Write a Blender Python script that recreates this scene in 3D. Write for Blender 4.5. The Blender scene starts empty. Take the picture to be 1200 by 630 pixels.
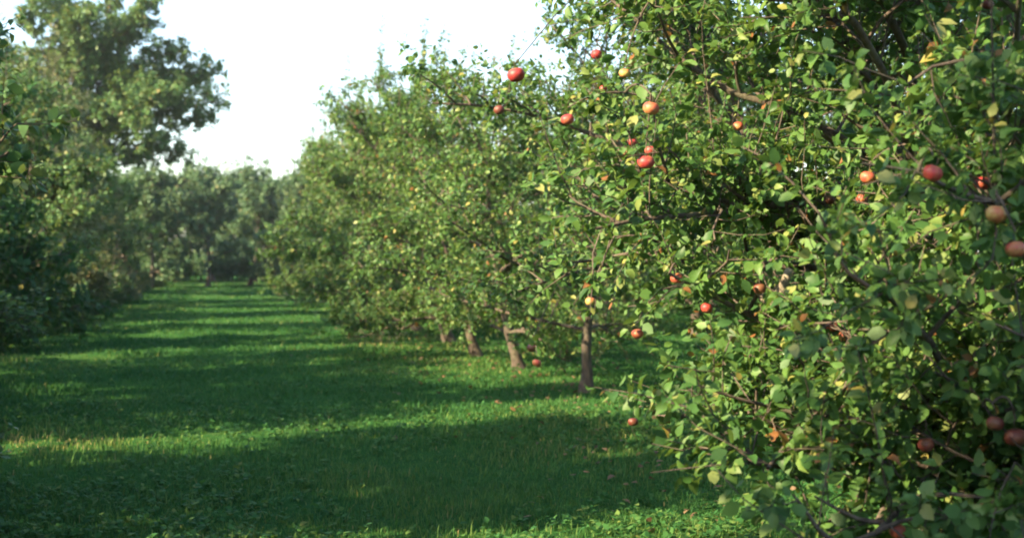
import bpy, math, random
import numpy as np
from mathutils import Vector, Matrix

R = math.radians
scene = bpy.context.scene
COL = scene.collection

# ------------------------------------------------------------------ camera
F_PX = 1648.0                     # focal length in pixels of a 1200 px wide frame
CAM_H = 1.6
YAW, PITCH = R(-11.26), R(-0.66)
cam_data = bpy.data.cameras.new('camera')
cam_data.sensor_width = 36.0
cam_data.lens = 36.0 * F_PX / 1200.0
cam_data.clip_start, cam_data.clip_end = 0.05, 3000.0
cam_data.dof.use_dof = True
cam_data.dof.focus_distance = 7.6
cam_data.dof.aperture_fstop = 2.6
cam = bpy.data.objects.new('camera', cam_data)
cam.location = (0, 0, CAM_H)
cam.rotation_euler = (R(90) + PITCH, 0, YAW)
COL.objects.link(cam)
scene.camera = cam

# ------------------------------------------------------------------ sky and sun
SUN_ELEV = R(29)
SUN_TRAVEL = Vector((0.94, 0.34, 0)).normalized()      # horizontal direction in which the light travels
sun_dir = Vector((-SUN_TRAVEL.x * math.cos(SUN_ELEV), -SUN_TRAVEL.y * math.cos(SUN_ELEV), math.sin(SUN_ELEV)))
world = bpy.data.worlds.new('World')
scene.world = world
world.use_nodes = True
wn = world.node_tree
sky = wn.nodes.new('ShaderNodeTexSky')
sky.sky_type = 'NISHITA'
sky.sun_disc = False
sky.sun_elevation = SUN_ELEV
sky.sun_rotation = math.atan2(sun_dir.x, sun_dir.y)
sky.altitude = 100
sky.air_density = 1.0
sky.dust_density = 1.2
sky.ozone_density = 1.0
wn.links.new(sky.outputs[0], wn.nodes['Background'].inputs[0])
wn.nodes['Background'].inputs[1].default_value = 0.115
sun_data = bpy.data.lights.new('sun', 'SUN')
sun_data.energy = 5.0
sun_data.angle = R(0.53)
sun_data.color = (1.0, 0.80, 0.50)
sun = bpy.data.objects.new('sun', sun_data)
sun.rotation_euler = sun_dir.to_track_quat('Z', 'Y').to_euler()
sun.location = (-30, -10, 25)
COL.objects.link(sun)
scene.view_settings.view_transform = 'Standard'
scene.view_settings.look = 'None'
scene.view_settings.gamma = 1.0
scene.view_settings.exposure = 2.0
scene.render.engine = 'CYCLES'
cy = scene.cycles
cy.use_denoising = True
cy.max_bounces = 7
cy.diffuse_bounces = 4
cy.glossy_bounces = 2
cy.transmission_bounces = 5
cy.transparent_max_bounces = 6
cy.use_adaptive_sampling = True
cy.adaptive_threshold = 0.02
cy.filter_width = 1.9

# ------------------------------------------------------------------ projection helpers (photo pixels <-> metres)
_cy, _sy = math.cos(-YAW), math.sin(-YAW)
_cp, _sp = math.cos(PITCH), math.sin(PITCH)
CAM_R = np.array([_cy, -_sy, 0.0])
CAM_F = np.array([_sy * _cp, _cy * _cp, _sp])
CAM_U = np.cross(CAM_R, CAM_F)
CAM_P = np.array([0, 0, CAM_H])

def project(p):
    q = np.asarray(p, float) - CAM_P
    d = q @ CAM_F
    ds = np.where(d < 0.05, 0.05, d)
    return 600 + F_PX * (q @ CAM_R) / ds, 315 - F_PX * (q @ CAM_U) / ds, d

def at(px, py, d):
    return CAM_P + d * (CAM_F + CAM_R * (px - 600) / F_PX - CAM_U * (py - 315) / F_PX)

def unit(v):
    v = np.asarray(v, float)
    n = np.linalg.norm(v, axis=-1, keepdims=True)
    return v / np.maximum(n, 1e-9)

# ------------------------------------------------------------------ object helpers
def tag(o, label=None, cat=None, group=None, kind=None):
    if label: o['label'] = label
    if cat: o['category'] = cat
    if group: o['group'] = group
    if kind: o['kind'] = kind
    return o

def link(name, data, parent=None, loc=None):
    o = bpy.data.objects.new(name, data)
    COL.objects.link(o)
    if parent is not None: o.parent = parent
    if loc is not None: o.location = loc
    return o

def fast_mesh(name, verts, tris=None, quads=None, mat=None, smooth=True, tint=None):
    me = bpy.data.meshes.new(name)
    verts = np.asarray(verts, np.float32)
    tris = np.zeros((0, 3), np.int32) if tris is None else np.asarray(tris, np.int32)
    quads = np.zeros((0, 4), np.int32) if quads is None else np.asarray(quads, np.int32)
    me.vertices.add(len(verts))
    me.vertices.foreach_set('co', verts.ravel())
    idx = np.concatenate([tris.ravel(), quads.ravel()])
    starts = np.concatenate([np.arange(len(tris)) * 3, len(tris) * 3 + np.arange(len(quads)) * 4])
    me.loops.add(len(idx))
    me.loops.foreach_set('vertex_index', idx.astype(np.int32))
    me.polygons.add(len(starts))
    me.polygons.foreach_set('loop_start', starts.astype(np.int32))
    if smooth:
        me.polygons.foreach_set('use_smooth', np.ones(len(starts), bool))
    if tint is not None:
        a = me.attributes.new('tint', 'FLOAT', 'POINT')
        a.data.foreach_set('value', np.asarray(tint, np.float32))
    me.update(calc_edges=True)
    if mat: me.materials.append(mat)
    return me

# ------------------------------------------------------------------ materials
def new_mat(name):
    m = bpy.data.materials.new(name)
    m.use_nodes = True
    nt = m.node_tree
    return m, nt, nt.nodes['Principled BSDF'], nt.nodes['Material Output']

def ramp(nt, stops, fac):
    r = nt.nodes.new('ShaderNodeValToRGB')
    els = r.color_ramp.elements
    while len(els) < len(stops): els.new(0.5)
    for e, (p, c) in zip(els, stops):
        e.position = p; e.color = (*c, 1)
    nt.links.new(fac, r.inputs[0])
    return r.outputs[0]

def noise(nt, scale, detail=4, rough=0.55, coord=None):
    n = nt.nodes.new('ShaderNodeTexNoise')
    n.inputs['Scale'].default_value = scale
    n.inputs['Detail'].default_value = detail
    n.inputs['Roughness'].default_value = rough
    if coord is not None: nt.links.new(coord, n.inputs['Vector'])
    return n

def mixc(nt, fac, a, b, mode='MIX'):
    m = nt.nodes.new('ShaderNodeMix')
    m.data_type = 'RGBA'; m.blend_type = mode
    for s, v in ((m.inputs[0], fac), (m.inputs[6], a), (m.inputs[7], b)):
        if isinstance(v, (int, float)): s.default_value = v
        elif isinstance(v, tuple): s.default_value = (*v, 1)
        else: nt.links.new(v, s)
    return m.outputs[2]

def leaf_mat(name, stops, trans=(0.20, 0.30, 0.04), tw=0.34, rough=0.5, spec=0.32):
    m, nt, b, out = new_mat(name)
    at_ = nt.nodes.new('ShaderNodeAttribute'); at_.attribute_name = 'tint'
    col = ramp(nt, stops, at_.outputs['Fac'])
    tc = nt.nodes.new('ShaderNodeTexCoord')
    nz = noise(nt, 26.0, 2, coord=tc.outputs['Object'])
    col2 = mixc(nt, 0.35, col, nz.outputs['Fac'], 'OVERLAY')
    nt.links.new(col2, b.inputs['Base Color'])
    b.inputs['Roughness'].default_value = rough
    b.inputs['Specular IOR Level'].default_value = spec
    tr = nt.nodes.new('ShaderNodeBsdfTranslucent')
    tcol = mixc(nt, 0.55, col, trans)
    nt.links.new(tcol, tr.inputs[0])
    mx = nt.nodes.new('ShaderNodeMixShader'); mx.inputs[0].default_value = tw
    nt.links.new(b.outputs[0], mx.inputs[1]); nt.links.new(tr.outputs[0], mx.inputs[2])
    nt.links.new(mx.outputs[0], out.inputs[0])
    return m

M = {}
M['apple_leaf'] = leaf_mat('apple_leaf', [(0.0, (0.030, 0.074, 0.022)), (0.35, (0.045, 0.120, 0.029)), (0.70, (0.108, 0.205, 0.046)),
                                          (0.90, (0.25, 0.275, 0.085)), (0.965, (0.26, 0.25, 0.06)), (1.0, (0.22, 0.10, 0.035))])
M['grey_leaf'] = leaf_mat('grey_leaf', [(0.0, (0.052, 0.090, 0.036)), (0.45, (0.100, 0.140, 0.052)), (0.85, (0.19, 0.20, 0.085)),
                                        (1.0, (0.30, 0.23, 0.11))], (0.24, 0.26, 0.07), 0.28, 0.55, 0.35)
M['dark_leaf'] = leaf_mat('dark_leaf', [(0.0, (0.020, 0.066, 0.024)), (0.5, (0.034, 0.100, 0.030)), (0.9, (0.07, 0.145, 0.04)),
                                        (1.0, (0.20, 0.18, 0.05))], (0.13, 0.24, 0.03), 0.26, 0.55, 0.18)
M['tall_leaf'] = leaf_mat('tall_leaf', [(0.0, (0.036, 0.100, 0.034)), (0.5, (0.070, 0.160, 0.046)), (0.85, (0.145, 0.215, 0.066)),
                                        (1.0, (0.26, 0.22, 0.08))], (0.22, 0.26, 0.05), 0.30)
M['far_leaf'] = leaf_mat('far_leaf', [(0.0, (0.044, 0.104, 0.052)), (0.5, (0.075, 0.155, 0.068)), (0.9, (0.14, 0.215, 0.09)),
                                      (1.0, (0.20, 0.18, 0.08))], (0.16, 0.22, 0.05), 0.28)
M['rust_leaf'] = leaf_mat('rust_leaf', [(0.0, (0.07, 0.05, 0.028)), (0.5, (0.14, 0.085, 0.042)), (1.0, (0.21, 0.135, 0.065))], (0.30, 0.14, 0.06), 0.25)

def bark_mat(name, dark, light, green):
    m, nt, b, out = new_mat(name)
    tc = nt.nodes.new('ShaderNodeTexCoord')
    mp = nt.nodes.new('ShaderNodeMapping'); mp.inputs['Scale'].default_value = (1, 1, 0.28)
    nt.links.new(tc.outputs['Object'], mp.inputs[0])
    n1 = noise(nt, 26, 6, 0.65, mp.outputs[0])
    n2 = noise(nt, 5, 4, 0.6, tc.outputs['Object'])
    c = ramp(nt, [(0.32, dark), (0.68, light)], n1.outputs['Fac'])
    f = ramp(nt, [(0.50, (0, 0, 0)), (0.72, (0.75, 0.75, 0.75))], n2.outputs['Fac'])
    nt.links.new(mixc(nt, f, c, green), b.inputs['Base Color'])
    b.inputs['Roughness'].default_value = 0.9
    bp = nt.nodes.new('ShaderNodeBump'); bp.inputs['Strength'].default_value = 0.7; bp.inputs['Distance'].default_value = 0.02
    nt.links.new(n1.outputs['Fac'], bp.inputs['Height']); nt.links.new(bp.outputs[0], b.inputs['Normal'])
    return m
M['bark'] = bark_mat('bark', (0.040, 0.030, 0.024), (0.13, 0.100, 0.076), (0.12, 0.12, 0.075))
M['bark_pale'] = bark_mat('bark_pale', (0.10, 0.080, 0.058), (0.30, 0.25, 0.185), (0.22, 0.22, 0.15))

def grass_mat():
    m, nt, b, out = new_mat('grass_blade')
    at_ = nt.nodes.new('ShaderNodeAttribute'); at_.attribute_name = 'tint'
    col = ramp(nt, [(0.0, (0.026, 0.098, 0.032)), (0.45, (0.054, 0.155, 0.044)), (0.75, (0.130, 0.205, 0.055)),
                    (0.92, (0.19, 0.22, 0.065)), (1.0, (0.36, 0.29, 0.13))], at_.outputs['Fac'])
    nt.links.new(col, b.inputs['Base Color'])
    b.inputs['Roughness'].default_value = 0.5
    b.inputs['Specular IOR Level'].default_value = 0.05
    tr = nt.nodes.new('ShaderNodeBsdfTranslucent')
    nt.links.new(mixc(nt, 0.4, col, (0.14, 0.30, 0.04)), tr.inputs[0])
    mx = nt.nodes.new('ShaderNodeMixShader'); mx.inputs[0].default_value = 0.35
    nt.links.new(b.outputs[0], mx.inputs[1]); nt.links.new(tr.outputs[0], mx.inputs[2])
    nt.links.new(mx.outputs[0], out.inputs[0])
    return m
M['grass'] = grass_mat()

def ground_mat():
    m, nt, b, out = new_mat('orchard_ground')
    tc = nt.nodes.new('ShaderNodeTexCoord')
    n1 = noise(nt, 0.6, 6, 0.6, tc.outputs['Object'])
    n2 = noise(nt, 9.0, 8, 0.7, tc.outputs['Object'])
    g = ramp(nt, [(0.30, (0.016, 0.085, 0.020)), (0.55, (0.032, 0.115, 0.026)), (0.75, (0.08, 0.12, 0.04))], n1.outputs['Fac'])
    s = ramp(nt, [(0.35, (0.018, 0.060, 0.018)), (0.65, (0.06, 0.11, 0.035))], n2.outputs['Fac'])
    nt.links.new(mixc(nt, 0.5, g, s), b.inputs['Base Color'])
    b.inputs['Roughness'].default_value = 0.95
    b.inputs['Specular IOR Level'].default_value = 0.0
    bp = nt.nodes.new('ShaderNodeBump'); bp.inputs['Strength'].default_value = 0.6; bp.inputs['Distance'].default_value = 0.05
    nt.links.new(n2.outputs['Fac'], bp.inputs['Height']); nt.links.new(bp.outputs[0], b.inputs['Normal'])
    return m
M['ground'] = ground_mat()

def apple_mat(name, base, blush, lo, hi):
    m, nt, b, out = new_mat(name)
    tc = nt.nodes.new('ShaderNodeTexCoord')
    oi = nt.nodes.new('ShaderNodeObjectInfo')
    ad = nt.nodes.new('ShaderNodeVectorMath'); ad.operation = 'ADD'
    sc_ = nt.nodes.new('ShaderNodeVectorMath'); sc_.operation = 'SCALE'; sc_.inputs['Scale'].default_value = 9.0
    nt.links.new(oi.outputs['Random'], sc_.inputs[0])
    nt.links.new(tc.outputs['Object'], ad.inputs[0]); nt.links.new(sc_.outputs[0], ad.inputs[1])
    n1 = noise(nt, 0.9, 3, 0.5, ad.outputs[0])
    mp = nt.nodes.new('ShaderNodeMapping'); mp.inputs['Scale'].default_value = (1, 1, 0.12)
    nt.links.new(ad.outputs[0], mp.inputs[0])
    n2 = noise(nt, 9, 4, 0.65, mp.outputs[0])
    mm = nt.nodes.new('ShaderNodeMath'); mm.operation = 'MULTIPLY_ADD'; mm.inputs[1].default_value = 0.3
    nt.links.new(n2.outputs['Fac'], mm.inputs[0]); nt.links.new(n1.outputs['Fac'], mm.inputs[2])
    nt.links.new(ramp(nt, [(lo, base), (hi, blush)], mm.outputs[0]), b.inputs['Base Color'])
    b.inputs['Roughness'].default_value = 0.5
    b.inputs['Specular IOR Level'].default_value = 0.5
    b.inputs['Subsurface Weight'].default_value = 0.0
    return m
M['apple_red'] = apple_mat('apple_red', (0.38, 0.13, 0.06), (0.32, 0.036, 0.034), 0.40, 0.64)
M['apple_orange'] = apple_mat('apple_orange', (0.42, 0.22, 0.08), (0.36, 0.07, 0.042), 0.44, 0.70)
M['apple_yellow'] = apple_mat('apple_yellow', (0.50, 0.40, 0.12), (0.42, 0.13, 0.05), 0.52, 0.78)
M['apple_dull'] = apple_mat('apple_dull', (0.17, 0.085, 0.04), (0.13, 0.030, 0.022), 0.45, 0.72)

# ------------------------------------------------------------------ tree growing
def polyline(rng, p, d, L, n, wob=0.12, trop=0.0, pull=None):
    p = np.array(p, float); d = unit(d)
    pts = [p.copy()]
    step = L / n
    w = rng.normal(0, wob, (n, 3))
    for i in range(n):
        d = d + w[i]
        d[2] += trop
        d = d / math.sqrt(d @ d)
        p = p + d * step
        pts.append(p.copy())
    return np.array(pts)

def perp_frame(d):
    a = np.array([0, 0, 1.0]) if abs(d[2]) < 0.9 else np.array([1.0, 0, 0])
    s = np.cross(d, a); s /= np.linalg.norm(s)
    return s, np.cross(s, d)

def along(pts, t):
    n = len(pts) - 1
    x = min(max(t, 0), 0.9999) * n
    i = int(x)
    return pts[i] + (pts[i + 1] - pts[i]) * (x - i), unit(pts[i + 1] - pts[i])

class Tree:
    def __init__(s):
        s.wood = []            # (points, radii, sides, owner): owner -1 is the trunk, n the n-th limb
        s.pos, s.dir, s.nor, s.size, s.tint = [], [], [], [], []
    def branch(s, pts, r0, r1, sides, owner, power=1.0):
        t = np.linspace(0, 1, len(pts)) ** power
        s.wood.append((pts, r0 + (r1 - r0) * t, sides, owner))
    def leaves_on(s, rng, pts, spacing, size, t0=0.0, droop=0.25, narrow=False, tint0=0.0):
        seg = np.diff(pts, axis=0)
        L = np.linalg.norm(seg, axis=1).sum()
        n = max(3, int(L * (1 - t0) / spacing))
        t = np.sort(np.clip(np.repeat(rng.uniform(t0, 1.0, n // 4 + 1), 4)[:n] + rng.normal(0, 0.025, n), t0, 1.0)); t[-2:] = 0.995
        x = np.clip(t, 0, 0.9999) * len(seg); i = x.astype(int)
        p = pts[i] + seg[i] * (x - i)[:, None]
        d = unit(seg[i])
        a = np.arange(n) * 2.39996 + rng.uniform(0, 6.28) + rng.normal(0, 0.5, n)
        ref = np.where(np.abs(d[:, 2:3]) < 0.9, np.array([[0, 0, 1.0]]), np.array([[1.0, 0, 0]]))
        u = unit(np.cross(d, ref)); v = np.cross(u, d)
        out = u * np.cos(a)[:, None] + v * np.sin(a)[:, None]
        ld = unit(d * rng.uniform(0.1, 0.9, (n, 1)) + out + rng.normal(0, 0.25, (n, 3)) + np.array([0, 0, -droop]))
        nr = rng.normal(0, 0.55, (n, 3)) + np.array([-0.18, -0.12, 0.75]) + 0.25 * d
        nr = unit(nr - (nr * ld).sum(1, keepdims=True) * ld)
        sz = size * rng.uniform(0.5, 1.35, n) * (1 - 0.25 * (t > 0.93))
        p = p + ld * (sz * rng.uniform(0.12, 0.4, n))[:, None]          # the leaf stalk
        tn = np.clip(tint0 + rng.normal(0.47, 0.19, n) + 0.16 * (t > 0.9) + (rng.random(n) < 0.014) * 0.55, 0, 1)
        s.pos.append(p); s.dir.append(ld); s.nor.append(nr); s.size.append(sz); s.tint.append(tn)
    def finish(s, zmin=0.22):
        s.pos = np.concatenate(s.pos); s.dir = np.concatenate(s.dir); s.nor = np.concatenate(s.nor)
        s.size = np.concatenate(s.size); s.tint = np.concatenate(s.tint)
        s.keep(s.pos[:, 2] > zmin)
        return s
    def keep(s, k):
        s.pos, s.dir, s.nor, s.size, s.tint = s.pos[k], s.dir[k], s.nor[k], s.size[k], s.tint[k]

def grow(seed, H=5.2, Rc=2.5, trunk_h=0.75, lean=(-0.12, 0.0), trunk_r=0.09, n_scaf=11, low_elev=12, high_elev=58, leaf=0.072,
         leaf_gap=0.022, sec_gap=0.17, shoot_gap=0.085, shoot_len=(0.22, 0.5), upshoots=26, up_len=(0.5, 1.1), droop=-0.02,
         extra=(), skirt=0, top_taper=0.55, zmin=0.25, tint0=0.0, sides_bias=None):
    rng = np.random.default_rng(seed)
    T = Tree()
    lead_d = np.array([lean[0], lean[1], 1.0])
    trunk = polyline(rng, (0, 0, -0.06), lead_d, trunk_h + 0.06, 6, 0.05)
    T.branch(trunk, trunk_r * 1.55, trunk_r * 0.85, 11, -1, 0.42)
    lead_len = (H - trunk_h) * 0.80
    leader = polyline(rng, trunk[-1], trunk[-1] - trunk[-2], lead_len, 9, 0.09, 0.03)
    T.branch(leader, trunk_r * 0.85, 0.012, 8, -1, 0.8)
    axis = np.concatenate([trunk, leader[1:]])
    specs = []
    az = rng.uniform(0, 6.28)
    for i in range(n_scaf):
        t = i / max(n_scaf - 1, 1)
        az += 2.39996 + rng.normal(0, 0.25)
        el = R(low_elev + (high_elev - low_elev) * t ** 0.8 + rng.normal(0, 6))
        L = Rc * (1.12 - top_taper * t) * rng.uniform(0.85, 1.15)
        specs.append((0.02 + 0.83 * t, az, el, L, droop * (1 - t)))
    for i in range(skirt):                                   # low limbs that hang to the ground
        specs.append((0.02, rng.uniform(0, 6.28), R(rng.uniform(-2, 14)), Rc * rng.uniform(0.7, 1.05), -0.05))
    for (t, a, e, L, dr) in extra:
        specs.append((t, R(a), R(e), L, dr))
    limbs = []
    for k, (t, a, e, L, dr) in enumerate(specs):
        if t <= 0.03: p = trunk[-1] - (trunk[-1] - trunk[-2]) * rng.uniform(0, 0.9)
        else: p, _ = along(leader, t)
        d = (math.cos(a) * math.cos(e), math.sin(a) * math.cos(e), math.sin(e))
        limb = polyline(rng, p, d, L, 9, 0.10, dr)
        limb[:, 2] = np.maximum(limb[:, 2], 0.3)
        r0 = trunk_r * (0.36 if t < 0.4 else 0.26)
        T.branch(limb, r0, 0.008, 7, k, 0.75)
        limbs.append(limb)
        shoots_from = [(limb, 0.55)]
        ns = int(L * 0.85 / sec_gap)
        for j in range(ns):
            tt = 0.14 + 0.84 * (j + rng.uniform(0.1, 0.9)) / ns
            q, dd = along(limb, tt)
            s_, u_ = perp_frame(dd)
            ang = rng.uniform(-0.9, 0.9) + (0 if j % 2 else math.pi)
            side = s_ * math.cos(ang) + u_ * abs(math.sin(ang)) * 0.8 + np.array([0, 0, 0.12])
            sl = (0.30 + 0.42 * Rc * 0.45) * (1.15 - 0.6 * tt) * rng.uniform(0.6, 1.25)
            sec = polyline(rng, q, dd * 0.55 + side, sl, 5, 0.15, rng.uniform(-0.05, 0.06))
            T.branch(sec, 0.011, 0.004, 5, k)
            shoots_from.append((sec, 0.12))
        for line, t0 in shoots_from:
            LL = np.linalg.norm(np.diff(line, axis=0), axis=1).sum()
            m = max(2, int(LL * (1 - t0) / shoot_gap))
            for j in range(m):
                tt = t0 + (1 - t0) * (j + rng.uniform(0.2, 1.0)) / m
                q, dd = along(line, tt)
                s_, u_ = perp_frame(dd)
                ang = rng.uniform(0, 6.28)
                side = s_ * math.cos(ang) + u_ * math.sin(ang) + np.array([0, 0, 0.22])
                sh = polyline(rng, q, dd * rng.uniform(0.3, 0.9) + side, rng.uniform(*shoot_len), 3, 0.16, rng.uniform(-0.06, 0.08))
                T.branch(sh, 0.0042, 0.002, 3, k)
                T.leaves_on(rng, sh, leaf_gap, leaf, 0.08, tint0=tint0)
    lm = limbs[3:] + [leader]
    for j in range(upshoots):
        pick_ = int(rng.integers(len(lm)))
        line = lm[pick_]
        own = -1 if pick_ == len(lm) - 1 else pick_ + 3
        q, dd = along(line, rng.uniform(0.45, 1.0))
        L = rng.uniform(*up_len) * (0.7 + 0.5 * q[2] / H)
        sh = polyline(rng, q, dd * 0.25 + np.array([rng.normal(0, 0.16), rng.normal(0, 0.16), 1.0]), L, 5, 0.06, 0.05)
        T.branch(sh, 0.006, 0.002, 4, own)
        T.leaves_on(rng, sh, leaf_gap * 1.25, leaf * 0.85, 0.05, droop=0.0, tint0=tint0 + 0.08)
    T.axis = axis; T.limbs = limbs
    return T.finish(zmin)

# leaf outlines: (along, across, up) with a fold along the midrib and a tip that bends down
LEAF8 = (np.array([(0, 0, 0), (0.30, 0.30, 0.07), (0.30, 0, 0.0), (0.30, -0.30, 0.07), (0.68, 0.27, 0.03), (0.68, 0, -0.04), (0.68, -0.27, 0.03), (1.0, 0, -0.14)]),
         np.array([(0, 2, 1), (0, 3, 2), (1, 2, 5), (1, 5, 4), (2, 3, 6), (2, 6, 5), (4, 5, 7), (5, 6, 7)]))
LEAF4 = (np.array([(0, 0, 0), (0.35, 0.31, 0.07), (0.35, -0.31, 0.07), (0.70, 0.24, 0.02), (0.70, -0.24, 0.02), (1.0, 0, -0.10)]),
         np.array([(0, 2, 1), (1, 2, 4), (1, 4, 3), (3, 4, 5)]))
LEAF2 = (np.array([(0, 0, 0), (0.45, 0.36, 0.08), (0.45, -0.36, 0.08), (1.0, 0, -0.06)]), np.array([(0, 2, 1), (1, 2, 3)]))
LEAFN = (np.array([(0, 0, 0), (0.45, 0.17, 0.03), (0.45, -0.17, 0.03), (1.0, 0, -0.10)]), np.array([(0, 2, 1), (1, 2, 3)]))

def leaf_mesh(name, T, tmpl, mat, sel=None, seed=0):
    rng = np.random.default_rng(seed)
    sel = np.arange(len(T.pos)) if sel is None else sel
    P, D, N, S, C = T.pos[sel], T.dir[sel], T.nor[sel], T.size[sel], T.tint[sel]
    side = np.cross(N, D)
    tv, tf = tmpl
    n, k = len(P), len(tv)
    curl = rng.uniform(-0.8, 3.0, (n, 1))
    wid = rng.uniform(0.85, 1.15, (n, 1))
    V = (P[:, None, :] + S[:, None, None] * (tv[None, :, 0:1] * D[:, None, :] + (tv[None, :, 1] * wid)[:, :, None] * side[:, None, :]
         + (tv[None, :, 2] * curl)[:, :, None] * N[:, None, :]))
    Fc = (tf[None] + (np.arange(n) * k)[:, None, None]).reshape(-1, 3)
    return fast_mesh(name, V.reshape(-1, 3), tris=Fc, mat=mat, tint=np.repeat(C, k))

def tube_mesh(name, lines, mat):
    V, Q, base = [], [], 0
    for pts, rad, sides, _ in lines:
        n = len(pts)
        d = unit(np.gradient(pts, axis=0))
        ref = np.array([0.31, 0.17, 0.93]) if abs(d[0] @ np.array([0.31, 0.17, 0.93])) < 0.93 else np.array([1.0, 0, 0])
        u = unit(np.cross(d, ref)); v = np.cross(d, u)
        a = np.arange(sides) * (2 * math.pi / sides)
        ring = pts[:, None] + rad[:, None, None] * (u[:, None] * np.cos(a)[None, :, None] + v[:, None] * np.sin(a)[None, :, None])
        if sides >= 7:                      # ribs, swellings and knots of old wood
            ph = 0.7 * len(V) + pts[0, 0] * 3
            k = np.arange(n)[:, None]
            bump = 1 + 0.10 * np.sin(2 * a[None] + 0.9 * k + ph) + 0.07 * np.sin(5 * a[None] - 1.7 * k + ph) + 0.06 * np.sin(1.9 * k + ph)
            ring = pts[:, None] + (ring - pts[:, None]) * bump[:, :, None]
        V.append(ring.reshape(-1, 3))
        i = np.arange(n - 1)[:, None] * sides; j = np.arange(sides)[None]; j2 = (j + 1) % sides
        Q.append(np.stack([i + j, i + j2, i + sides + j2, i + sides + j], -1).reshape(-1, 4) + base)
        base += n * sides
    return fast_mesh(name, np.concatenate(V), quads=np.concatenate(Q), mat=mat)

def shared_tree(seed, tmpl, leafmat, bark='bark', **kw):
    T = grow(seed, **kw)
    return (tube_mesh('trunk', T.wood, M[bark]), leaf_mesh('crown', T, tmpl, M[leafmat], seed=seed), T)

def plant_tree(name, proto, loc, rz, s, label, cat='tree', group=None, sz=None):
    root = link(name, None, None, loc)
    root.rotation_euler = (0, 0, rz)
    root.scale = (s, s, sz if sz else s)
    link('trunk', proto[0], root)
    link('crown', proto[1], root)
    return tag(root, label, cat, group)

# ------------------------------------------------------------------ ground
gx = np.concatenate([np.linspace(-320, -16, 12), np.linspace(-15, 20, 71), np.linspace(21, 320, 12)])
gy = np.concatenate([np.linspace(-160, -6, 10), np.linspace(-5, 90, 120), np.linspace(92, 460, 16)])
GX, GY = np.meshgrid(gx, gy)
def ground_z(x, y):
    return 0.022 * np.sin(x * 1.1 + 0.4 * np.sin(y * 0.37)) * np.cos(y * 0.53) + 0.014 * np.sin(x * 2.7 + y * 1.9)
GZ = ground_z(GX, GY) * (np.abs(GX) < 16) * (GY < 90) * (GY > -5)
nx, ny = len(gx), len(gy)
ii = (np.arange(ny - 1)[:, None] * nx + np.arange(nx - 1)[None]).ravel()
ground = link('ground', fast_mesh('ground', np.stack([GX, GY, GZ], -1).reshape(-1, 3),
              quads=np.stack([ii, ii + 1, ii + nx + 1, ii + nx], -1), mat=M['ground']))
tag(ground, 'mown green grass floor of the orchard alley', 'ground', kind='structure')

# ------------------------------------------------------------------ near apple trees, right of the alley
APPLE_SPOTS = []          # filled below: (point, diameter, tree index)
near_specs = [
    # position, seed, extra limbs (height share on leader, azimuth, elevation, length, droop)
    ((3.85, 6.4), 11, dict(H=5.4, Rc=1.95, n_scaf=13, trunk_h=0.95, skirt=0, zmin=0.36, lean=(-0.06, 0.02), upshoots=20,
        extra=[(0.02, -120, 6, 3.0, -0.012), (0.03, -104, 14, 3.0, -0.03), (0.02, -138, 4, 2.5, -0.015), (0.02, -96, 2, 2.6, -0.01), (0.02, 172, 4, 1.7, 0.0), (0.02, -168, 0, 1.85, 0.0), (0.06, 180, 10, 1.8, -0.01), (0.02, -152, -3, 2.1, -0.002), (0.1, -166, 14, 2.1, -0.02), (0.02, -142, -5, 2.3, 0.0), (0.02, 178, -3, 1.7, 0.0), (0.02, -112, -4, 2.9, 0.0), (0.02, -126, -6, 2.9, 0.004), (0.02, -100, -8, 2.5, 0.0), (0.02, -92, -16, 2.0, 0.01), (0.02, -108, -15, 2.3, 0.01), (0.02, -122, -14, 2.4, 0.01), (0.02, -84, -10, 2.2, 0.0), (0.02, -128, -10, 2.7, 0.006), (0.02, -136, -7, 2.5, 0.004), (0.02, -118, -11, 2.6, 0.008), (0.02, -146, -8, 2.2, 0.004), (0.02, -115, -20, 2.0, 0.02), (0.05, -113, 12, 3.2, -0.02), (0.1, -98, 20, 2.9, -0.02), (0.3, -108, 32, 3.0, -0.02), (0.4, -120, 34, 2.9, -0.02), (0.16, -118, 24, 3.0, -0.025), (0.25, -132, 30, 2.9, -0.03),
               (0.02, -175, 12, 2.0, -0.02), (0.12, 165, 22, 2.0, -0.02), (0.2, -160, 28, 2.1, -0.02), (0.3, 172, 32, 2.0, -0.02), (0.4, -150, 38, 2.3, -0.02)])),
    ((4.69, 11.1), 23, dict(H=5.6, Rc=2.5, n_scaf=13, trunk_h=0.9, skirt=2, zmin=0.62, lean=(-0.06, -0.02), upshoots=24,
        extra=[(0.25, 178, 30, 3.1, -0.03), (0.4, 170, 36, 3.1, -0.02), (0.5, -165, 40, 3.0, -0.01), (0.6, 175, 42, 2.8, -0.01), (0.1, -172, 20, 2.1, -0.02), (0.02, -100, 12, 2.4, -0.02)])),
    ((3.95, 15.5), 37, dict(H=4.6, Rc=2.0, n_scaf=13, trunk_h=0.85, trunk_r=0.062, skirt=1, zmin=0.5, lean=(-0.04, 0.0), upshoots=26,
        extra=[(0.1, -150, 20, 2.1, -0.03), (0.3, -120, 36, 2.0, -0.02)])),
]
near = []
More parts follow.
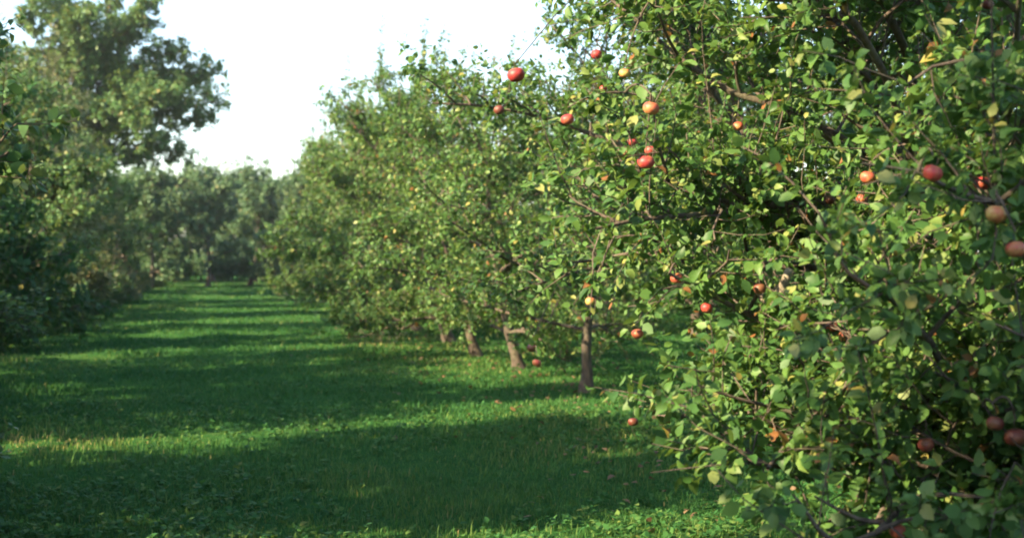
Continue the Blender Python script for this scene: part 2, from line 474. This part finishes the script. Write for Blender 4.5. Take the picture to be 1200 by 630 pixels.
for (x, y), seed, kw in near_specs:
    T = grow(seed, leaf=0.056, leaf_gap=0.0122, **kw)
    T.origin = np.array([x, y, 0.0])
    if not near:      # browsed clear below on the alley side, hanging low over the open side
        floor_z = np.interp(T.pos[:, 1] - 0.9 * T.pos[:, 0], [-0.3, 0.15, 0.5], [0.28, 0.60, 0.84])
        wob = 0.07 * np.sin(T.pos[:, 0] * 5.0 + T.pos[:, 1] * 3.0) + 0.05 * np.sin(T.pos[:, 1] * 11.0)
        T.keep(T.pos[:, 2] > floor_z + wob)
        def clear(p):
            return p[2] > float(np.interp(p[1] - 0.9 * p[0], [-0.3, 0.15, 0.5], [0.20, 0.52, 0.76]))
        T.wood = [w for w in T.wood if w[2] >= 6 or (clear(w[0][0]) and clear(w[0][-1]))]
    near.append(T)

# apples: where the photograph shows them (pixel, diameter in pixels), skin, label
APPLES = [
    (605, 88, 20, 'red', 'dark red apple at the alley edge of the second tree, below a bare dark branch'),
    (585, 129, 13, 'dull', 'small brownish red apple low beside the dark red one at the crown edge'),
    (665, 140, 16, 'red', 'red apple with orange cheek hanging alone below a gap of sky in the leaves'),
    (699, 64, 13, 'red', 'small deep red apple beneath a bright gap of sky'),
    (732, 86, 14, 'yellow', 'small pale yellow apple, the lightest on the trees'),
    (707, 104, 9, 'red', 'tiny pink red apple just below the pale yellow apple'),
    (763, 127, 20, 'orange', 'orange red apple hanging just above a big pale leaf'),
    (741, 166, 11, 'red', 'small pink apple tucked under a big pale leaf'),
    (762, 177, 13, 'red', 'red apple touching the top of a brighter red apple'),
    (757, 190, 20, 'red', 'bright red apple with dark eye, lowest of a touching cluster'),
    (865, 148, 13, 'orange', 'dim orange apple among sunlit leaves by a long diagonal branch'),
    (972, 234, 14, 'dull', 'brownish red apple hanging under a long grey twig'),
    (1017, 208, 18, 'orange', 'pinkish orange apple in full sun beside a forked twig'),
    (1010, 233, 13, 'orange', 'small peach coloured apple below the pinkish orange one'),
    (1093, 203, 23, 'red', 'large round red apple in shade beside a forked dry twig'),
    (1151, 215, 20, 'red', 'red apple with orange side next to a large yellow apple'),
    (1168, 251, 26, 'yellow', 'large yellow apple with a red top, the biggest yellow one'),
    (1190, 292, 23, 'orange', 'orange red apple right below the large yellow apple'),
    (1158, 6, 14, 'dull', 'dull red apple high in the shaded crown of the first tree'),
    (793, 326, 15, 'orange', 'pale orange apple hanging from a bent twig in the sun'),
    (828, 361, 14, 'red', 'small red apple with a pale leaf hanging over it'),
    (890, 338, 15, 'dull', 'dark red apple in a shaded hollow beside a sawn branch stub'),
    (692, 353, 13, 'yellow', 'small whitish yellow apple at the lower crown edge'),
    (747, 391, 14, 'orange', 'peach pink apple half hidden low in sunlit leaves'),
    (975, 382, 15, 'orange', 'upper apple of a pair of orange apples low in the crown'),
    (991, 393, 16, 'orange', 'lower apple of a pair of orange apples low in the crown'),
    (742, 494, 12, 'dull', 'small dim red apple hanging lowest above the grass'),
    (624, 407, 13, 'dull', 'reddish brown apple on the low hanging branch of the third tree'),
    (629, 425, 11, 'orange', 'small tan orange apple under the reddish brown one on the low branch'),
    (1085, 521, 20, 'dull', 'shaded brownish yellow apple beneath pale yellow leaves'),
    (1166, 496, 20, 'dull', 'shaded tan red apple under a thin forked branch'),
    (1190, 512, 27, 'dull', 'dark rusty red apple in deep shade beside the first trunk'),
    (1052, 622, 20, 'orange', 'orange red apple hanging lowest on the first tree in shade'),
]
lp = []
for T in near:
    x, y, d = project(T.pos + T.origin + T.dir * T.size[:, None] * 0.5)
    lp.append([x, y, d])
apple_rng = np.random.default_rng(5)
apple_list = []
for px, py, dia, skin, label in APPLES:
    lo, hi = F_PX * 0.056 / dia, F_PX * 0.088 / dia
    best, bt = None, None
    for ti, (x, y, d) in enumerate(lp):
        k = ((x - px) ** 2 + (y - py) ** 2 < 26 ** 2) & (d > 1)
        if k.sum() < 6: continue
        dd = np.sort(d[k])
        for c in (dd[min(3, len(dd) - 1)], dd[len(dd) // 4], dd[len(dd) // 2]):
            c2 = min(max(c, lo), hi)
            cost = abs(c - c2) + 0.02 * c2
            if best is None or cost < best[0]:
                best, bt = (cost, c2), ti
    if best is None:
        bt = 0 if px > 850 else (1 if px > 640 else 2)
        best = (0, 0.5 * (lo + hi))
    d = best[1]
    c = at(px, py, d)
    r = 0.5 * dia * d / F_PX
    apple_list.append((c, r, skin, label, bt))
    # leaves in front of the fruit hang to the side of it: take away those that would cover its middle
    for ti, T in enumerate(near):
        x, y, dl = lp[ti]
        k = ~((dl < d + r) & ((x - px) ** 2 + (y - py) ** 2 < (0.42 * dia + 0.34 * F_PX * 0.056 / np.maximum(dl, 0.5)) ** 2))
        T.keep(k)
        lp[ti] = [x[k], y[k], dl[k]]
# a sawn-off limb stub, pale where the sun strikes it
stub = np.array([at(905, 362, 6.3), at(909, 352, 6.15), at(917, 338, 6.1), at(925, 316, 6.05)])
for ti, T in enumerate(near):
    x, y, dl = lp[ti]
    k = ~((dl < 6.1) & (np.abs(x - 917 - (330 - y) * 0.35) < 11) & (y > 310) & (y < 345))
    T.keep(k)
    lp[ti] = [x[k], y[k], dl[k]]
T = near[0]
bestd = 9
for pts, rad, sides, owner in T.wood:
    if sides < 5 or owner < 0: continue
    dd = np.linalg.norm(pts - (stub[0] - T.origin) + np.array([0, 0, 0.05]), axis=1)
    i = int(dd.argmin())
    if dd[i] < bestd: bestd, bp = dd[i], pts[i]
stub = np.concatenate([[bp], stub - T.origin, [stub[-1] - T.origin + np.array([0, 0, 0.002])]])
STUB = tube_mesh('branch_stub', [(stub, np.array([0.016, 0.022, 0.024, 0.023, 0.018, 0.001]), 9, 0)], M['bark_pale'])
# a fruit spur from the nearest branch to each stalk
spur_leaves = [Tree() for _ in near]
for c, r, skin, label, ti in apple_list:
    T = near[ti]
    top = c + np.array([0, 0, r * 0.82 + 0.028]) - T.origin
    bestd, bp, bo = 9, None, 0
    for pts, rad, sides, owner in T.wood:
        if sides < 5: continue
        dd = np.linalg.norm(pts - top - np.array([0, 0, 0.10]), axis=1)
        i = int(dd.argmin())
        if dd[i] < bestd: bestd, bp, bo = dd[i], pts[i], owner
    mid = 0.5 * (bp + top) + np.array([0, 0, 0.05 + 0.12 * bestd]) + apple_rng.normal(0, 0.015, 3)
    t = np.linspace(0, 1, 7)[:, None]
    pts = (1 - t) ** 2 * bp + 2 * t * (1 - t) * mid + t * t * top
    T.wood.append((pts, np.linspace(0.006, 0.0032, 7), 5, bo))
    spur_leaves[ti].leaves_on(apple_rng, pts[1:6] + np.array([0, 0, 0.02]), 0.035, 0.07, 0.0, droop=-0.1)
for T, S in zip(near, spur_leaves):
    if S.pos:
        S.finish(0.1)
        T.pos = np.concatenate([T.pos, S.pos]); T.dir = np.concatenate([T.dir, S.dir]); T.nor = np.concatenate([T.nor, S.nor])
        T.size = np.concatenate([T.size, S.size]); T.tint = np.concatenate([T.tint, S.tint])

# which leaves show largest: a coarse depth buffer over the frame
cells = {}
proj = []
for ti, T in enumerate(near):
    x, y, d = project(T.pos + T.origin + T.dir * T.size[:, None] * 0.5)
    proj.append((x, y, d))
GW = 5
allx = np.concatenate([p[0] for p in proj]); ally = np.concatenate([p[1] for p in proj]); alld = np.concatenate([p[2] for p in proj])
buf = np.full((1200 // GW + 2, 630 // GW + 2), 1e9)
inside = (allx > 4) & (allx < 1196) & (ally > 4) & (ally < 626) & (alld > 1.5)
cx, cyy = (allx / GW).astype(int), (ally / GW).astype(int)
for ox in (-1, 0, 1):
    for oy in (-1, 0, 1):
        k = inside & (cx + ox >= 0) & (cyy + oy >= 0)
        np.minimum.at(buf, (cx[k] + ox, cyy[k] + oy), alld[k] + 0.06 * (abs(ox) + abs(oy)))
off = 0
LEAF_SHAPES = []
shape_rng = np.random.default_rng(77)
tv, tf = LEAF8
for i in range(24):
    v = tv.copy()
    v[:, 1] *= shape_rng.uniform(0.85, 1.15)
    v[:, 2] *= shape_rng.uniform(-0.5, 2.2)
    tn = float(np.clip(0.42 + 0.19 * shape_rng.normal(), 0.02, 0.9)) if i < 23 else 0.97
    LEAF_SHAPES.append((tn, fast_mesh('leaf', v, tris=tf, mat=M['apple_leaf'], tint=np.full(len(v), tn))))
LEAF_SHAPES.sort(key=lambda s: s[0])
LT = np.array([s[0] for s in LEAF_SHAPES])

near_labels = [
    'apple tree with large leaves and shaded low limbs, bearing the big yellow apple',
    'bushy sunlit apple tree with thin straight trunk standing behind the first tree',
    'third apple tree of the row, slim grey trunk half hidden behind low leafy branches',
]
TREE_GROUP = 'apple trees in the row along the grass alley'
near_roots = []
for ti, T in enumerate(near):
    root = link('apple_tree', None, None, T.origin)
    tag(root, near_labels[ti], 'apple tree', TREE_GROUP)
    near_roots.append(root)
    link('trunk', tube_mesh('trunk', [w for w in T.wood if w[3] < 0], M['bark']), root)
    owners = sorted({w[3] for w in T.wood if w[3] >= 0})
    for k in owners:
        link('limb', tube_mesh('limb', [w for w in T.wood if w[3] == k], M['bark']), root)
    if ti == 0: link('branch_stub', STUB, root)['label'] = 'pale sawn-off branch stub'
    n = len(T.pos)
    x, y, d = proj[ti]
    ins = inside[off:off + n]
    vis = np.zeros(n, bool)
    ci, cj = cx[off:off + n], cyy[off:off + n]
    vis[ins] = d[ins] <= buf[ci[ins], cj[ins]] + 0.03
    off += n
    area = np.abs((T.nor * unit(T.pos + T.origin - CAM_P)).sum(1)) + 0.25
    score = np.where(vis, T.size / np.maximum(d, 1) * np.sqrt(area), 0)
    order = np.argsort(-score)[:300]
    pick = order[score[order] * F_PX > 4]
    rest = np.ones(n, bool); rest[pick] = False
    fo = link('foliage', leaf_mesh('foliage', T, LEAF8 if ti == 0 else LEAF4, M['apple_leaf'], np.nonzero(rest)[0], seed=ti), root)
    tag(fo, kind='stuff')
    for i in pick:
        sh = LEAF_SHAPES[int(np.clip(np.abs(LT - T.tint[i]).argmin() + shape_rng.integers(-1, 2), 0, 23))]
        o = link('leaf', sh[1], root)
        D, N = T.dir[i], T.nor[i]
        S = np.cross(N, D); s = float(T.size[i])
        o.matrix_local = Matrix(((D[0] * s, S[0] * s, N[0] * s, T.pos[i][0]), (D[1] * s, S[1] * s, N[1] * s, T.pos[i][1]),
                                 (D[2] * s, S[2] * s, N[2] * s, T.pos[i][2]), (0, 0, 0, 1)))

# ------------------------------------------------------------------ apples
def apple_mesh(mat):
    prof = []
    for k in range(15):
        a = math.pi * k / 14
        r = math.sin(a) * (1 + 0.06 * math.cos(a))
        z = math.cos(a) * 0.90
        z -= 0.30 * math.exp(-(r / 0.26) ** 2) * (1 if a < 1.57 else -0.62)
        prof.append((r, z))
    V, Q = [], []
    n = 22
    for r, z in prof:
        for j in range(n):
            b = 2 * math.pi * j / n
            rr = max(r, 0.004) * (1 + 0.025 * math.cos(5 * b) * (z < 0))
            V.append((rr * math.cos(b), rr * math.sin(b), z))
    for i in range(len(prof) - 1):
        for j in range(n):
            Q.append((i * n + j, i * n + n + j, i * n + n + (j + 1) % n, i * n + (j + 1) % n))
    return fast_mesh('apple', V, quads=Q, mat=mat)
apple_meshes = {k: apple_mesh(M['apple_' + k]) for k in ('red', 'orange', 'yellow', 'dull')}
stem_pts = np.array([(0, 0, 0.58), (0.02, 0, 0.9), (0.05, 0.02, 1.25), (0.02, 0.01, 1.65)])
stem_me = tube_mesh('stem', [(stem_pts, np.array([0.05, 0.04, 0.045, 0.07]), 6, 0)], M['bark'])
cal = [(np.array([(0.05 * math.cos(a), 0.05 * math.sin(a), -0.70), (0.13 * math.cos(a), 0.13 * math.sin(a), -0.82), (0.2 * math.cos(a), 0.2 * math.sin(a), -0.84)]),
        np.array([0.05, 0.045, 0.01]), 4, 0) for a in np.arange(5) * 1.2566]
calyx_me = tube_mesh('calyx', cal, M['bark'])
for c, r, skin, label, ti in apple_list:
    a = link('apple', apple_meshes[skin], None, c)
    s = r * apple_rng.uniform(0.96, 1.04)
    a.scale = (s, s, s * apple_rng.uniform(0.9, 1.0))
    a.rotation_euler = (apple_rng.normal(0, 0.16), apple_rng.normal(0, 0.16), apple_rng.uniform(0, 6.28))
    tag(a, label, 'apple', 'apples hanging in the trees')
    link('stem', stem_me, a)
    link('calyx', calyx_me, a)

# ------------------------------------------------------------------ the rest of the apple row and the rows behind it
apple_protos = [shared_tree(100 + i, LEAF4, 'apple_leaf', leaf=0.074, leaf_gap=0.0125, H=[5.3, 5.0, 5.6, 4.9][i], Rc=[2.5, 2.35, 2.6, 2.4][i],
                            trunk_h=0.72, lean=(-0.30, 0.05), upshoots=46, up_len=(0.5, 1.3), trunk_r=0.095, low_elev=12, skirt=2, zmin=0.40) for i in range(4)]
row = [  # x, y, prototype, turn, scale, label
    (3.85, 18.7, 0, 0.3, 0.80, 'dense apple tree with low drooping branches between the third trunk and the leaning trunks'),
    (3.73, 21.5, 1, -0.2, 0.88, 'apple tree on a dark trunk leaning over the alley, first of the leaning trunks'),
    (3.85, 25.1, 2, 0.25, 1.0, 'apple tree on the thickest of the dark leaning trunks beside the alley'),
    (3.72, 28.5, 3, 0.1, 1.02, 'apple tree on a pale sunlit leaning trunk beside the alley'),
    (3.63, 34.1, 0, -0.3, 1.0, 'apple tree on a short dark trunk, last trunk showing under the sunlit crowns'),
]
for x, y, p, rz, s, label in row:
    plant_tree('apple_tree', apple_protos[p], (x, y, 0), rz, s, label, 'apple tree', TREE_GROUP)
far_labels = ['pale green apple tree next beyond the short dark trunk in the row', 'apple tree second beyond the short dark trunk, upright shoots on top', 'last apple tree of the row, its crown against the hazy trees']
rr = random.Random(4)
y = 37.6
k = 0
while y < 47:
    plant_tree('apple_tree', apple_protos[(k * 3 + 2) % 4], (3.9 + rr.uniform(-0.25, 0.25), y, 0), rr.uniform(-0.5, 0.5), rr.uniform(0.94, 1.06), far_labels[min(k, 2)], 'apple tree', TREE_GROUP)
    y += rr.uniform(3.3, 4.0); k += 1
behind_label = 'apple tree of the row behind, glimpsed through gaps in the front row'
for xr, ys, ye in ((8.6, 8.0, 62), (13.2, 12.0, 50)):
    y = ys
    while y < ye:
        plant_tree('apple_tree', apple_protos[k % 4], (xr + rr.uniform(-0.3, 0.3), y, 0), rr.uniform(0, 6.28), rr.uniform(0.95, 1.1), behind_label, 'apple tree', 'apple trees of the rows behind')
        y += rr.uniform(3.8, 4.6); k += 1

# ------------------------------------------------------------------ trees across the far end
far_protos = [shared_tree(200 + i, LEAF2, 'far_leaf', leaf=0.18, leaf_gap=0.019, shoot_gap=0.12, H=6.6, Rc=2.5, trunk_h=0.9, lean=(0.05, 0), skirt=3, zmin=0.5, upshoots=40,
                          up_len=(0.6, 1.4), low_elev=18, trunk_r=0.12) for i in range(3)]
end_label = 'bluish green tree closing the far end of the grass alley'
for i, xx in enumerate(np.arange(-3.4, 10.0, 2.2)):
    plant_tree('orchard_tree', far_protos[(i * 2 + 1) % 3], (xx + rr.uniform(-0.3, 0.3), 68 + 0.5 * xx * (xx < 0) + rr.uniform(-1.5, 1.5), 0), rr.uniform(0, 6.28), rr.uniform(0.84, 0.93),
               'hazy green orchard tree on a short dark trunk where the alley ends', 'tree', 'trees where the alley ends')
for i, xx in enumerate(np.arange(-7.5, 9.0, 2.15)):
    plant_tree('orchard_tree', far_protos[i % 3], (xx + rr.uniform(-0.3, 0.3), 79 + rr.uniform(-1.2, 1.5), 0), rr.uniform(0, 6.28), rr.uniform(0.93, 1.05), end_label, 'tree', 'trees closing the far end')
for i, xx in enumerate(np.arange(-14, 16.0, 3.4)):
    plant_tree('orchard_tree', far_protos[(i + 1) % 3], (xx + rr.uniform(-0.4, 0.4), 86 + rr.uniform(-1.5, 1.5), 0), rr.uniform(0, 6.28), rr.uniform(0.95, 1.05), 'tree standing behind the trees that close the alley', 'tree', 'trees behind the far end')

# ------------------------------------------------------------------ left side of the alley
dense = shared_tree(301, LEAF4, 'dark_leaf', leaf=0.11, leaf_gap=0.019, H=7.4, Rc=2.3, trunk_h=0.5, lean=(0.02, 0), n_scaf=18, low_elev=15, high_elev=60,
                    skirt=8, upshoots=30, top_taper=0.5, sec_gap=0.2, zmin=0.06)
greyp = shared_tree(302, LEAFN, 'grey_leaf', 'bark_pale', leaf=0.16, leaf_gap=0.014, H=6.4, Rc=2.1, trunk_h=0.5, n_scaf=16, low_elev=28, high_elev=68, skirt=5,
                    upshoots=70, up_len=(0.7, 1.6), top_taper=0.35, zmin=0.06)
mixed = shared_tree(303, LEAF4, 'tall_leaf', leaf=0.088, leaf_gap=0.0125, H=5.6, Rc=2.2, trunk_h=0.5, n_scaf=14, low_elev=18, high_elev=62, skirt=6, upshoots=36, zmin=0.06)
tall_extra = [(0.48, -8, 6, 5.0, 0.00), (0.55, 12, 8, 5.5, 0.0), (0.62, -15, 10, 5.4, -0.005), (0.68, 5, 14, 5.2, -0.01), (0.74, -6, 20, 4.7, -0.01), (0.40, 4, -2, 4.5, 0.012),
              (0.8, 10, 26, 3.6, -0.01), (0.58, -40, 12, 4.2, 0), (0.66, 40, 14, 4.2, 0)]
tall = shared_tree(311, LEAF2, 'tall_leaf', leaf=0.15, leaf_gap=0.015, shoot_gap=0.13, sec_gap=0.25, shoot_len=(0.3, 0.65), H=11.9, Rc=4.1, trunk_h=1.3, trunk_r=0.2, lean=(0, 0),
                   n_scaf=30, low_elev=18, high_elev=64, top_taper=0.30, upshoots=60, up_len=(0.6, 1.4), extra=tall_extra)
rust = shared_tree(305, LEAF4, 'rust_leaf', leaf=0.10, leaf_gap=0.035, H=2.5, Rc=0.9, trunk_h=0.3, trunk_r=0.05, n_scaf=9, skirt=2, upshoots=14, up_len=(0.3, 0.7))
for i, xx in enumerate(np.arange(-9, 10, 1.9)):
    plant_tree('bush', mixed, (xx + rr.uniform(-0.4, 0.4), 82.5 + rr.uniform(-0.8, 0.8), 0), rr.uniform(0, 6.28), rr.uniform(0.6, 0.75), 'low dark bush behind the trunks of the trees closing the alley', 'bush', 'bushes under the far trees')
LG = 'trees and bushes of the hedgerow beside the alley'
for i, yy in enumerate(np.arange(23.6, 62, 2.3)):
    plant_tree('bush', dense, (-4.35 + rr.uniform(-0.25, 0.2), yy, 0), rr.uniform(0, 6.28), rr.uniform(0.42, 0.5), 'low dark green bush filling the foot of the hedgerow', 'bush', 'bushes at the foot of the hedgerow', sz=rr.uniform(0.25, 0.36))
hedge = [  # proto, x, y, turn, scale, height scale, name, label
    (dense, -5.0, 24.6, 0.4, 1.12, 1.08, 'hedgerow_tree', 'dark dense tree leafy down to the grass at the near end of the visible hedgerow'),
    (mixed, -4.9, 29.4, 1.9, 1.05, 0.98, 'hedgerow_tree', 'green bushy tree with sunlit speckles next to the dark dense tree'),
    (greyp, -4.9, 34.5, 0.2, 1.08, 0.95, 'hedgerow_tree', 'grey green feathery tree with pale sunlit shoots in the hedgerow'),
    (mixed, -4.8, 40.0, 3.3, 1.05, 0.85, 'hedgerow_tree', 'low olive green bushy tree past the feathery grey one'),
    (greyp, -5.1, 45.5, 2.6, 1.1, 1.02, 'hedgerow_tree', 'pale yellowish feathery tree in front of the tall tree'),
    (tall, -7.0, 54.0, 0.0, 1.04, 1.02, 'tall_tree', 'tallest tree of the hedgerow, dark layered branches jutting over the alley'),
    (dense, -5.2, 60.5, 1.0, 0.95, 0.85, 'hedgerow_tree', 'shaded tree beside the base of the tall tree'),
    (dense, -5.0, 67.0, 2.0, 0.95, 0.8, 'hedgerow_tree', 'shaded bushy tree where the hedgerow meets the far end'),
    (mixed, -5.4, 73.0, 4.0, 1.0, 0.95, 'hedgerow_tree', 'last bushy tree of the hedgerow at the corner of the alley'),
    (rust, -4.05, 47.5, 0.0, 1.0, 1.0, 'bush', 'small bush with reddish brown withered leaves at the hedgerow foot'),
]
for p, x, y, rz, s, hz, name, label in hedge:
    plant_tree(name, p, (x, y, 0), rz, s, label, 'bush' if name == 'bush' else 'tree', LG, sz=s * hz)
# unseen hedgerow continued past the camera, trees and bushes added to shade the alley
shade = [  # proto, x, y, turn, scale, height scale
    (dense, -6.3, 20.4, 1.2, 1.0, 0.80), (mixed, -5.8, 17.4, 2.0, 1.0, 0.95), (mixed, -5.6, 13.5, 0.5, 1.1, 1.05), (dense, -7.3, 15.4, 0.9, 1.1, 0.85), (mixed, -5.6, 8.5, 2.5, 1.1, 1.0), (mixed, -5.7, 4.4, 1.0, 1.05, 0.9),
    (dense, -6.9, 6.3, 4.0, 1.15, 0.85), (dense, -6.3, 0.3, 0.2, 1.15, 1.3), (tall, -8.5, -3.0, 3.1, 1.0, 1.0), (dense, -7.2, -3.6, 2.2, 1.1, 1.2), (mixed, -6.0, -7.5, 2.2, 1.2, 1.2),
    (mixed, -3.6, 0.2, 0.7, 0.9, 1.25), (mixed, -2.9, 1.45, 3.9, 0.85, 1.15), (mixed, -3.0, 4.6, 0.7, 0.75, 0.72), (mixed, -3.0, 6.9, 2.7, 0.8, 1.05), (mixed, -3.2, 9.1, 5.0, 0.75, 0.95), (mixed, -3.7, 14.7, 1.1, 0.78, 0.8), (mixed, -4.7, 16.9, 3.0, 0.75, 1.0)]
for p, x, y, rz, s, hz in shade:
    plant_tree('hedgerow_tree', p, (x, y, 0), rz, s, 'unseen tree or bush added beside the camera to cast shade', 'tree', 'unseen trees and bushes added for their shade', sz=s * hz)

# ------------------------------------------------------------------ grass
rng = np.random.default_rng(9)
def vnoise(x, y, s, seed):
    r = np.random.default_rng(seed)
    ph = r.uniform(0, 6.28, 8); an = r.uniform(0, 6.28, 8); fr = s * r.uniform(0.6, 1.7, 8)
    return sum(np.sin(fr[i] * (x * math.cos(an[i]) + y * math.sin(an[i])) + ph[i]) for i in range(8)) / 4.0

def blades(n, y0, y1, expo, wide, hgt, lean=0.45):
    u = rng.random(n)
    e = 1 - expo
    Y = (y0 ** e + u * (y1 ** e - y0 ** e)) ** (1 / e)
    xl = np.maximum(-6.6, -0.19 * Y - 0.8); xr_ = np.minimum(15.0, 0.62 * Y + 0.8)
    X = xl + rng.random(n) * (xr_ - xl)
    keep = vnoise(X, Y, 5.0, 3) + rng.normal(0, 0.8, n) > -0.9
    X, Y = X[keep], Y[keep]; n = len(X)
    clump = 1 + 0.35 * vnoise(X, Y, 3.2, 1) + 0.25 * vnoise(X, Y, 11.0, 2)
    h = hgt * np.clip(clump, 0.35, 1.9) * rng.uniform(0.5, 1.3, n)
    w = wide * np.maximum(1, Y / 9) * rng.uniform(0.7, 1.4, n)
    az = rng.uniform(0, 6.283, n)
    f = np.stack([np.cos(az), np.sin(az), np.zeros(n)], 1)
    side = np.stack([-np.sin(az), np.cos(az), np.zeros(n)], 1)
    ln = rng.uniform(0.1, 1.0, n) * lean * 2
    b = np.stack([X, Y, ground_z(X, Y) - 0.006], 1)
    m = b + f * (h * ln * 0.35)[:, None] + np.array([0, 0, 1.0]) * (h * 0.6)[:, None]
    t = b + f * (h * ln)[:, None] + np.array([0, 0, 1.0]) * (h * rng.uniform(0.75, 1.0, n))[:, None]
    hw = (w * 0.5)[:, None]
    V = np.stack([b - side * hw, b + side * hw, m - side * hw * 0.85, m + side * hw * 0.85, t], 1).reshape(-1, 3)
    o = (np.arange(n) * 5)[:, None]
    Fc = np.concatenate([o + np.array([[0, 1, 3]]), o + np.array([[0, 3, 2]]), o + np.array([[2, 3, 4]])], 0)
    patch = 0.26 * vnoise(X, Y, 0.9, 5) + 0.10 * vnoise(X, Y, 4.0, 6)
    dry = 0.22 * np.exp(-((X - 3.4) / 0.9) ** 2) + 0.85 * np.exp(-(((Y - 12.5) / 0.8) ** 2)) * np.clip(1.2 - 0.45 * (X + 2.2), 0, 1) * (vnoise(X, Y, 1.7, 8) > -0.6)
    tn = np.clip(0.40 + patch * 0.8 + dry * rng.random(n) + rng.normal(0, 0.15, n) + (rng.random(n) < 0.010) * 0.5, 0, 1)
    return V, Fc, np.repeat(tn, 5)
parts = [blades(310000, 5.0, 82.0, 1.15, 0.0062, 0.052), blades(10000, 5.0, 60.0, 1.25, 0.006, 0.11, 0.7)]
V, Fc, Tn, off = [], [], [], 0
for v, f, t in parts:
    V.append(v); Fc.append(f + off); Tn.append(t); off += len(v)
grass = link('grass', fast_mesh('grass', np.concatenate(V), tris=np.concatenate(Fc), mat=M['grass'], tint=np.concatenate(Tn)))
tag(grass, 'short green grass with yellowish tufts covering the alley', 'grass', kind='stuff')

# low broad-leaved weeds between the blades
nw = 11000
e = 1 - 1.6
Yw = (5.0 ** e + rng.random(nw) * (26.0 ** e - 5.0 ** e)) ** (1 / e)
Xw = -0.19 * Yw - 0.8 + rng.random(nw) * (0.75 * Yw + 1.6)
kk = vnoise(Xw, Yw, 1.5, 21) + rng.normal(0, 0.4, nw) > 0.05
Xw, Yw = Xw[kk], Yw[kk]
W = Tree()
reps = 6
nW = len(Xw)
az = rng.uniform(0, 6.283, (nW, 1)) + np.arange(reps)[None] * 1.047 + rng.normal(0, 0.3, (nW, reps))
hh = rng.uniform(0.01, 0.06, (nW, reps))
W.pos = np.stack([np.repeat(Xw, reps), np.repeat(Yw, reps), np.repeat(ground_z(Xw, Yw), reps) + hh.ravel()], 1)
W.dir = unit(np.stack([np.cos(az).ravel(), np.sin(az).ravel(), rng.uniform(-0.1, 0.8, nW * reps)], 1))
nr = np.array([0, 0, 1.0]) + rng.normal(0, 0.3, (nW * reps, 3))
W.nor = unit(nr - (nr * W.dir).sum(1, keepdims=True) * W.dir)
W.size = rng.uniform(0.025, 0.058, nW * reps)
W.tint = np.clip(rng.normal(0.45, 0.18, nW * reps), 0, 0.9)
weeds = link('weeds', leaf_mesh('weeds', W, LEAF4, M['grass'], seed=2))
tag(weeds, 'low broad leaved weeds growing among the grass', 'weeds', kind='stuff')

# leaves that have dropped under the apple trees
nf = 900
Xf = rng.normal(3.6, 0.9, nf); Yf = rng.uniform(7.5, 34, nf)
Lf = Tree()
af = rng.uniform(0, 6.283, nf)
Lf.pos = np.stack([Xf, Yf, ground_z(Xf, Yf) + rng.uniform(0.015, 0.05, nf)], 1)
Lf.dir = unit(np.stack([np.cos(af), np.sin(af), rng.normal(0, 0.25, nf)], 1))
nr = np.array([0, 0, 1.0]) + rng.normal(0, 0.35, (nf, 3))
Lf.nor = unit(nr - (nr * Lf.dir).sum(1, keepdims=True) * Lf.dir)
Lf.size = rng.uniform(0.04, 0.075, nf)
Lf.tint = rng.uniform(0, 1, nf)
fl = link('fallen_leaves', leaf_mesh('fallen_leaves', Lf, LEAF4, M['rust_leaf'], seed=3))
tag(fl, 'brown fallen leaves in the grass under the apple trees', 'fallen leaves', kind='stuff')

# ------------------------------------------------------------------ damp morning air
hm = bpy.data.materials.new('haze'); hm.use_nodes = True
hn = hm.node_tree
hn.nodes.remove(hn.nodes['Principled BSDF'])
pv = hn.nodes.new('ShaderNodeVolumePrincipled')
pv.inputs['Color'].default_value = (0.90, 0.95, 1.0, 1)
pv.inputs['Density'].default_value = 0.0004
pv.inputs['Anisotropy'].default_value = 0.2
hn.links.new(pv.outputs[0], hn.nodes['Material Output'].inputs['Volume'])
hv = [(x, y, z) for z in (-1.1, 15.0) for y in (-165, 465) for x in (-325, 325)]
hq = [(0, 2, 3, 1), (4, 5, 7, 6), (0, 1, 5, 4), (2, 6, 7, 3), (0, 4, 6, 2), (1, 3, 7, 5)]
haze = link('haze', fast_mesh('haze', hv, quads=hq, mat=hm, smooth=False))
tag(haze, 'thin pale haze in the air between the trees', 'haze', kind='stuff')
